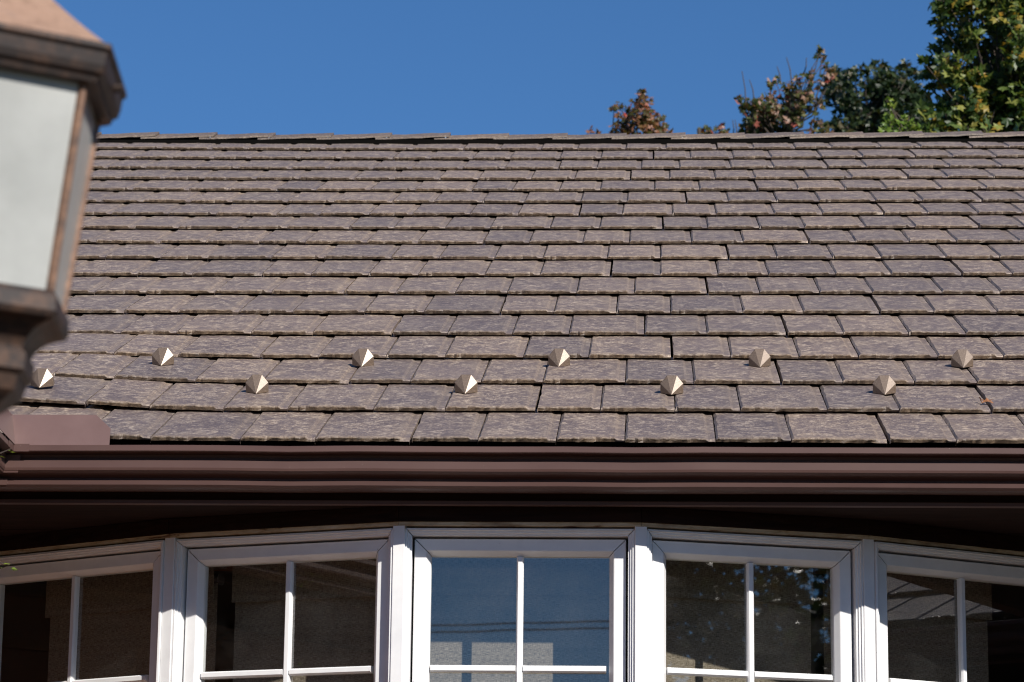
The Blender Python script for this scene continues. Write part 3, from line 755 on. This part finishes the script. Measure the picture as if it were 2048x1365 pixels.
# ------------------------------------------------------------------ trees
LEAFT = {}
def leaf_template(seed, n=10):
    r = random.Random(seed); mb = MB(); maple(mb, Matrix.Identity(4), 1.0, r); return np.array(mb.v), mb.f
LT = [leaf_template(s) for s in range(6)]
def tree(name, label, mat, Y, clumps, leaf, dens, base_x, group, filler=0, lone=300, twigs=(), seed=1, trunk_r=.12, fill_r=1.5):
    """clumps: (px, py, radius px) seen over the ridge; filler: hidden lower crown"""
    r = random.Random(seed); nr = np.random.default_rng(seed)
    base = Vector((pix(base_x, 268, Y).x, Y, 0))
    T = empty(name, base, label=label, category='tree', group=group)
    ztop = max(pix(c[0], c[1], Y).z for c in clumps); zr = pix(base_x, 268, Y).z
    cl = []
    for (px, py, rp) in clumps:
        dy = r.uniform(-.4, .4)*fill_r*.6
        cl.append((pix(px, py, Y+dy), rp*Y/F, True))
    for k in range(filler):
        a = r.uniform(0, 6.28); q = r.uniform(.2, 1)**.6*fill_r; h = zr-.75-r.uniform(0, 1)*min(zr*.45, 3.0)
        cl.append((Vector((base.x+math.cos(a)*q, Y+math.sin(a)*q, h)), r.uniform(.3, .55), False))
    wood = MB()
    hub = [Vector((base.x+.15*math.sin(zz), Y, zz)) for zz in np.linspace(0, zr+.05, 8)]
    wood.tube([p-base for p in hub], [trunk_r*(1-.75*i/7) for i in range(8)], 8)
    for c, rad, v_ in cl:
        hb = max(.8, min(zr, c.z-rad-abs(c.x-base.x)*.7)); s = Vector((base.x+.15*math.sin(hb), Y, hb))
        m1 = s.lerp(c, .5)+Vector((r.uniform(-.1, .1), r.uniform(-.1, .1), -.08))
        wood.tube([s-base, m1-base, c-base], [.012, .007, .003], 4)
        for _ in range(2):
            d = Vector((r.uniform(-1, 1), r.uniform(-1, 1), r.uniform(-.2, 1))).normalized()*rad*.9
            wood.tube([c-base, c+d*.5-base, c+d-base], [.006, .004, .002], 4)
    for (px, py, px2, py2) in twigs:
        a, b = pix(px, py, Y), pix(px2, py2, Y); m1 = a.lerp(b, .5)+Vector((.01, 0, 0))
        wood.tube([a-base, m1-base, b-base], [.006, .005, .003], 4)
    wood.obj('trunk', 'twig_bark', T)
    P = []
    for c, rad, v_ in cl:
        n = int(8.5*dens*(rad/leaf)**2*(1 if v_ else .12))+4
        for _ in range(n):
            d = nr.normal(size=3); d /= np.linalg.norm(d); q = rad*nr.uniform(.15, 1)**.55*(1+.12*nr.normal())
            P.append((c.x+d[0]*q, c.y+d[1]*q, c.z+d[2]*q*.95, v_))
    scored = []
    for i, p in enumerate(P):
        x, y, z = proj(p[:3]); scored.append((0 if (p[3] and 0 < x < 2048 and 0 < y < 268) else 1, p[1], i))
    scored.sort(); single = {s[2] for s in scored[:lone] if s[0] == 0}
    tem = [None]*len(LT)
    V = []; Fc = []; o_ = 0
    for i, p in enumerate(P):
        k = r.randrange(len(LT)); sz = leaf*r.uniform(.36, .62)
        nv = Vector((r.gauss(0, .75), r.gauss(-.45, .6), r.uniform(.1, 1.0))).normalized()
        q = nv.to_track_quat('Z', 'Y').to_matrix().to_4x4() @ Matrix.Rotation(r.uniform(0, 6.28), 4, 'Z')
        if i in single:
            if tem[k] is None:
                mm = bpy.data.meshes.new('leaf'); mm.from_pydata([tuple(v) for v in LT[k][0]], [], LT[k][1]); mm.materials.append(MATS[mat]); tem[k] = mm
            o = link('leaf', tem[k], T); o.matrix_basis = Matrix.Translation(Vector(p[:3])-base) @ q @ Matrix.Scale(sz, 4)
        else:
            m3 = np.array(q.to_3x3())*sz
            V.append(LT[k][0] @ m3.T + (np.array(p[:3])-np.array(base))); Fc += [tuple(a+o_ for a in f) for f in LT[k][1]]; o_ += len(LT[k][0])
    me = bpy.data.meshes.new('crown'); me.from_pydata(np.concatenate(V).tolist(), [], Fc); me.materials.append(MATS[mat])
    link('crown', me, T, kind='stuff')
    return T
G = 'trees behind the ridge'
rr = random.Random(11)
def blob(x0, x1, top, bottom, n, r0, r1):
    out = []
    for _ in range(n):
        x = rr.uniform(x0, x1); y = rr.uniform(top(x), bottom); out.append((x, y, rr.uniform(r0, r1)))
    return out
# small red-green leader
tree('maple_tree', 'lone small red-tinged maple tip, smallest of the trees above the ridge', 'leaf_russet', 28,
     [(1280, 225, 32), (1262, 240, 30), (1300, 245, 30), (1285, 205, 22), (1275, 262, 45), (1310, 262, 28), (1245, 240, 16), (1235, 262, 20), (1322, 258, 16), (1284, 190, 10), (1228, 215, 9), (1240, 212, 9), (1183, 262, 8), (1195, 266, 7), (1338, 265, 8)],
     .075, 2.6, 1280, G, 14, 300, [(1282, 190, 1290, 182)], 21, .08, 1.0)
tree('maple_tree', 'sparse yellow-green maple sprigs just clearing the ridge beside the red-tinged tip', 'leaf_autumn', 28.5,
     [(1412, 262, 12), (1437, 256, 11), (1450, 264, 9), (1402, 266, 8), (1420, 272, 16), (1440, 275, 16)], .07, 2.6, 1425, G, 10, 300, [(1472, 275, 1470, 240), (1424, 268, 1432, 250)], 22, .07, .8)
tr = blob(1500, 1640, lambda x: 190+max(0, (1560-x))*.45-(max(0, x-1600)*.4), 262, 34, 15, 30)
tr += [(1487, 197, 9), (1478, 200, 8), (1487, 222, 12), (1497, 215, 14), (1510, 210, 14), (1540, 170, 14), (1552, 163, 10), (1580, 175, 18), (1600, 160, 14), (1618, 152, 12), (1628, 165, 16), (1640, 100, 8), (1638, 112, 8), (1647, 122, 8), (1652, 135, 9), (1660, 143, 11), (1668, 150, 12), (1655, 160, 16), (1500, 250, 22), (1495, 262, 20)]
tree('maple_tree', 'reddish-brown speckled maple with bare twigs standing up beyond the ridge', 'leaf_autumn', 27,
     tr, .072, 2.3, 1580, G, 30, 300, [(1492, 215, 1484, 143), (1508, 200, 1499, 160), (1562, 170, 1554, 133), (1583, 165, 1573, 115), (1607, 150, 1613, 116), (1622, 150, 1623, 135), (1640, 150, 1641, 100), (1466, 275, 1465, 240)], 23, .12, 1.6)
td = blob(1660, 1845, lambda x: 150+abs(x-1745)*.12, 262, 46, 18, 36)
td += [(1700, 150, 16), (1728, 140, 14), (1750, 132, 12), (1775, 140, 14), (1800, 135, 10), (1812, 128, 9), (1822, 140, 12), (1835, 150, 14), (1680, 160, 14), (1765, 128, 8)]
tree('dark_tree', 'dense dark green tree between the reddish maple and the tall tree', 'leaf_dark', 31,
     td, .095, 3.6, 1750, G, 40, 300, (), 24, .16, 2.0)
tl = [(1775, 205, 11), (1782, 215, 12), (1778, 235, 12), (1790, 245, 14), (1772, 255, 14), (1815, 240, 10), (1822, 250, 12), (1800, 262, 16), (1835, 258, 12), (1785, 268, 20), (1815, 270, 18)]
tree('young_tree', 'young lime-green sapling tips in front of the dense dark tree', 'leaf_lime', 21, tl, .062, 2.4, 1795, G, 8, 200, [(1778, 270, 1776, 200), (1816, 270, 1817, 232)], 25, .05, .6)
tb = blob(1890, 2120, lambda x: -60, 262, 110, 24, 46)
tb += [(1878, 60, 14), (1872, 42, 10), (1885, 20, 16), (1880, 90, 14), (1868, 100, 10), (1890, 120, 18), (1868, 145, 14), (1855, 140, 9), (1850, 150, 8), (1862, 180, 16), (1858, 205, 14), (1850, 225, 14), (1848, 250, 16), (1872, 230, 26), (1868, 262, 22), (1900, 5, 20), (1858, 120, 8), (1845, 122, 7)]
tree('maple_tree', 'tall broad green and yellow maple rising above every other tree', 'leaf_green', 23,
     tb, .105, 3.7, 2010, G, 60, 300, (), 26, .2, 2.2)

# ------------------------------------------------------------------ shrub at the wing corner: two tips reach into view
sh = MB(); lf = MB(); shb = Vector((-1.62, 6.05, .05)); rs = random.Random(4)
tips = [pix(22, 898, 6.0), pix(20, 1129, 6.05)]
S = empty('climbing_shrub', shb, label='yellow-green leafy climbing shoot at the gutter corner', category='shrub')
for ti_, tp in enumerate(tips):
    pts = [shb, Vector((shb.x-.02, shb.y, tp.z*.5)), Vector((shb.x+.02, shb.y, tp.z-.18)), tp+Vector((-.07, 0, -.03)), tp]
    sh.tube([p-shb for p in pts], [.006, .005, .004, .0022, .001], 5)
    for k in range(26):
        c = (tp+Vector((-.012*k**.9, rs.uniform(-.01, .01), -.004*k+rs.uniform(-.01, .006)))) if k < 7 else pts[2].lerp(pts[1], rs.random())+Vector((rs.uniform(-.06, .04), rs.uniform(-.05, .05), 0))
        M = Matrix.Translation(c-shb) @ Matrix.Rotation(rs.uniform(-.7, .7), 4, 'X') @ Matrix.Rotation(rs.uniform(-1.9, -1.2), 4, 'Z') @ Matrix.Rotation(rs.uniform(-.5, .5), 4, 'Y')
        w_ = .007*rs.uniform(.6, 1.1)
        lf.add([M @ Vector(p) for p in [(0, 0, 0), (w_*.5, w_*.8, .001), (0, w_*2.0, -.001), (-w_*.5, w_*.8, .001)]], [(0, 1, 2), (0, 2, 3)])
sh.obj('stem', 'twig_bark', S); lf.obj('foliage', 'leaf_lime', S, kind='stuff')

# ------------------------------------------------------------------ behind the camera: what the panes mirror
for i, (za, zb2, zm) in enumerate(((5.47, 6.5, 0), (5.435, 6.48, 0))):
    c = MB(); pts = []
    for k in range(25):
        t_ = k/24; x = -14+30*t_; pts.append((x, -14-.2*i, za+(zb2-za)*t_-4*.35*t_*(1-t_)))
    c.tube(pts, .008, 6); c.obj('overhead_cable', 'cable_black', label=f'black overhead cable, {"upper" if i == 0 else "lower"} of the two mirrored in the centre pane', category='cable', group='overhead cables')
def back_tree(name, label, mat, base, h, rad, leaf, n, seed):
    r = np.random.default_rng(seed); rp = random.Random(seed); T = empty(name, base, label=label, category='tree')
    wood = MB(); wood.tube([(0, 0, 0), (.05, 0, h*.5), (0, .05, h*.85)], [.14, .1, .03], 8)
    V = []; Fc = []; o_ = 0
    for c_ in range(60):
        d = r.normal(size=3); d /= np.linalg.norm(d); q = r.uniform(.2, 1)**.5; cc = np.array([d[0]*q*rad, d[1]*q*rad, h*.62+d[2]*q*h*.36])
        wood.tube([(0, 0, max(.6, cc[2]-1)), tuple(cc*.6+np.array([0, 0, cc[2]*.36])), tuple(cc)], [.03, .02, .006], 4)
        for _ in range(n//60):
            p = cc+r.normal(size=3)*.28; k = rp.randrange(6); qv = Vector(r.normal(size=3)).to_track_quat('Z', 'Y').to_matrix()
            V.append(LT[k][0] @ (np.array(qv)*leaf*rp.uniform(.4, .6)).T+p); Fc += [tuple(a+o_ for a in f) for f in LT[k][1]]; o_ += len(LT[k][0])
    wood.obj('trunk', 'twig_bark', T)
    me = bpy.data.meshes.new('crown'); me.from_pydata(np.concatenate(V).tolist(), [], Fc); me.materials.append(MATS[mat]); link('crown', me, T, kind='stuff')
back_tree('garden_tree', 'leafy garden tree across the lawn, mirrored in a pane', 'leaf_dark', Vector((10.2, -7.6, 0)), 6.4, 3.3, .13, 21000, 31)

back_tree('garden_tree', 'added leafy tree, out of view, darkening what the end pane mirrors', 'leaf_dark', Vector((14.5, -6.0, 0)), 6.2, 2.9, .13, 6000, 32)  # added unseen tree: puts dark in place of sky in the end pane
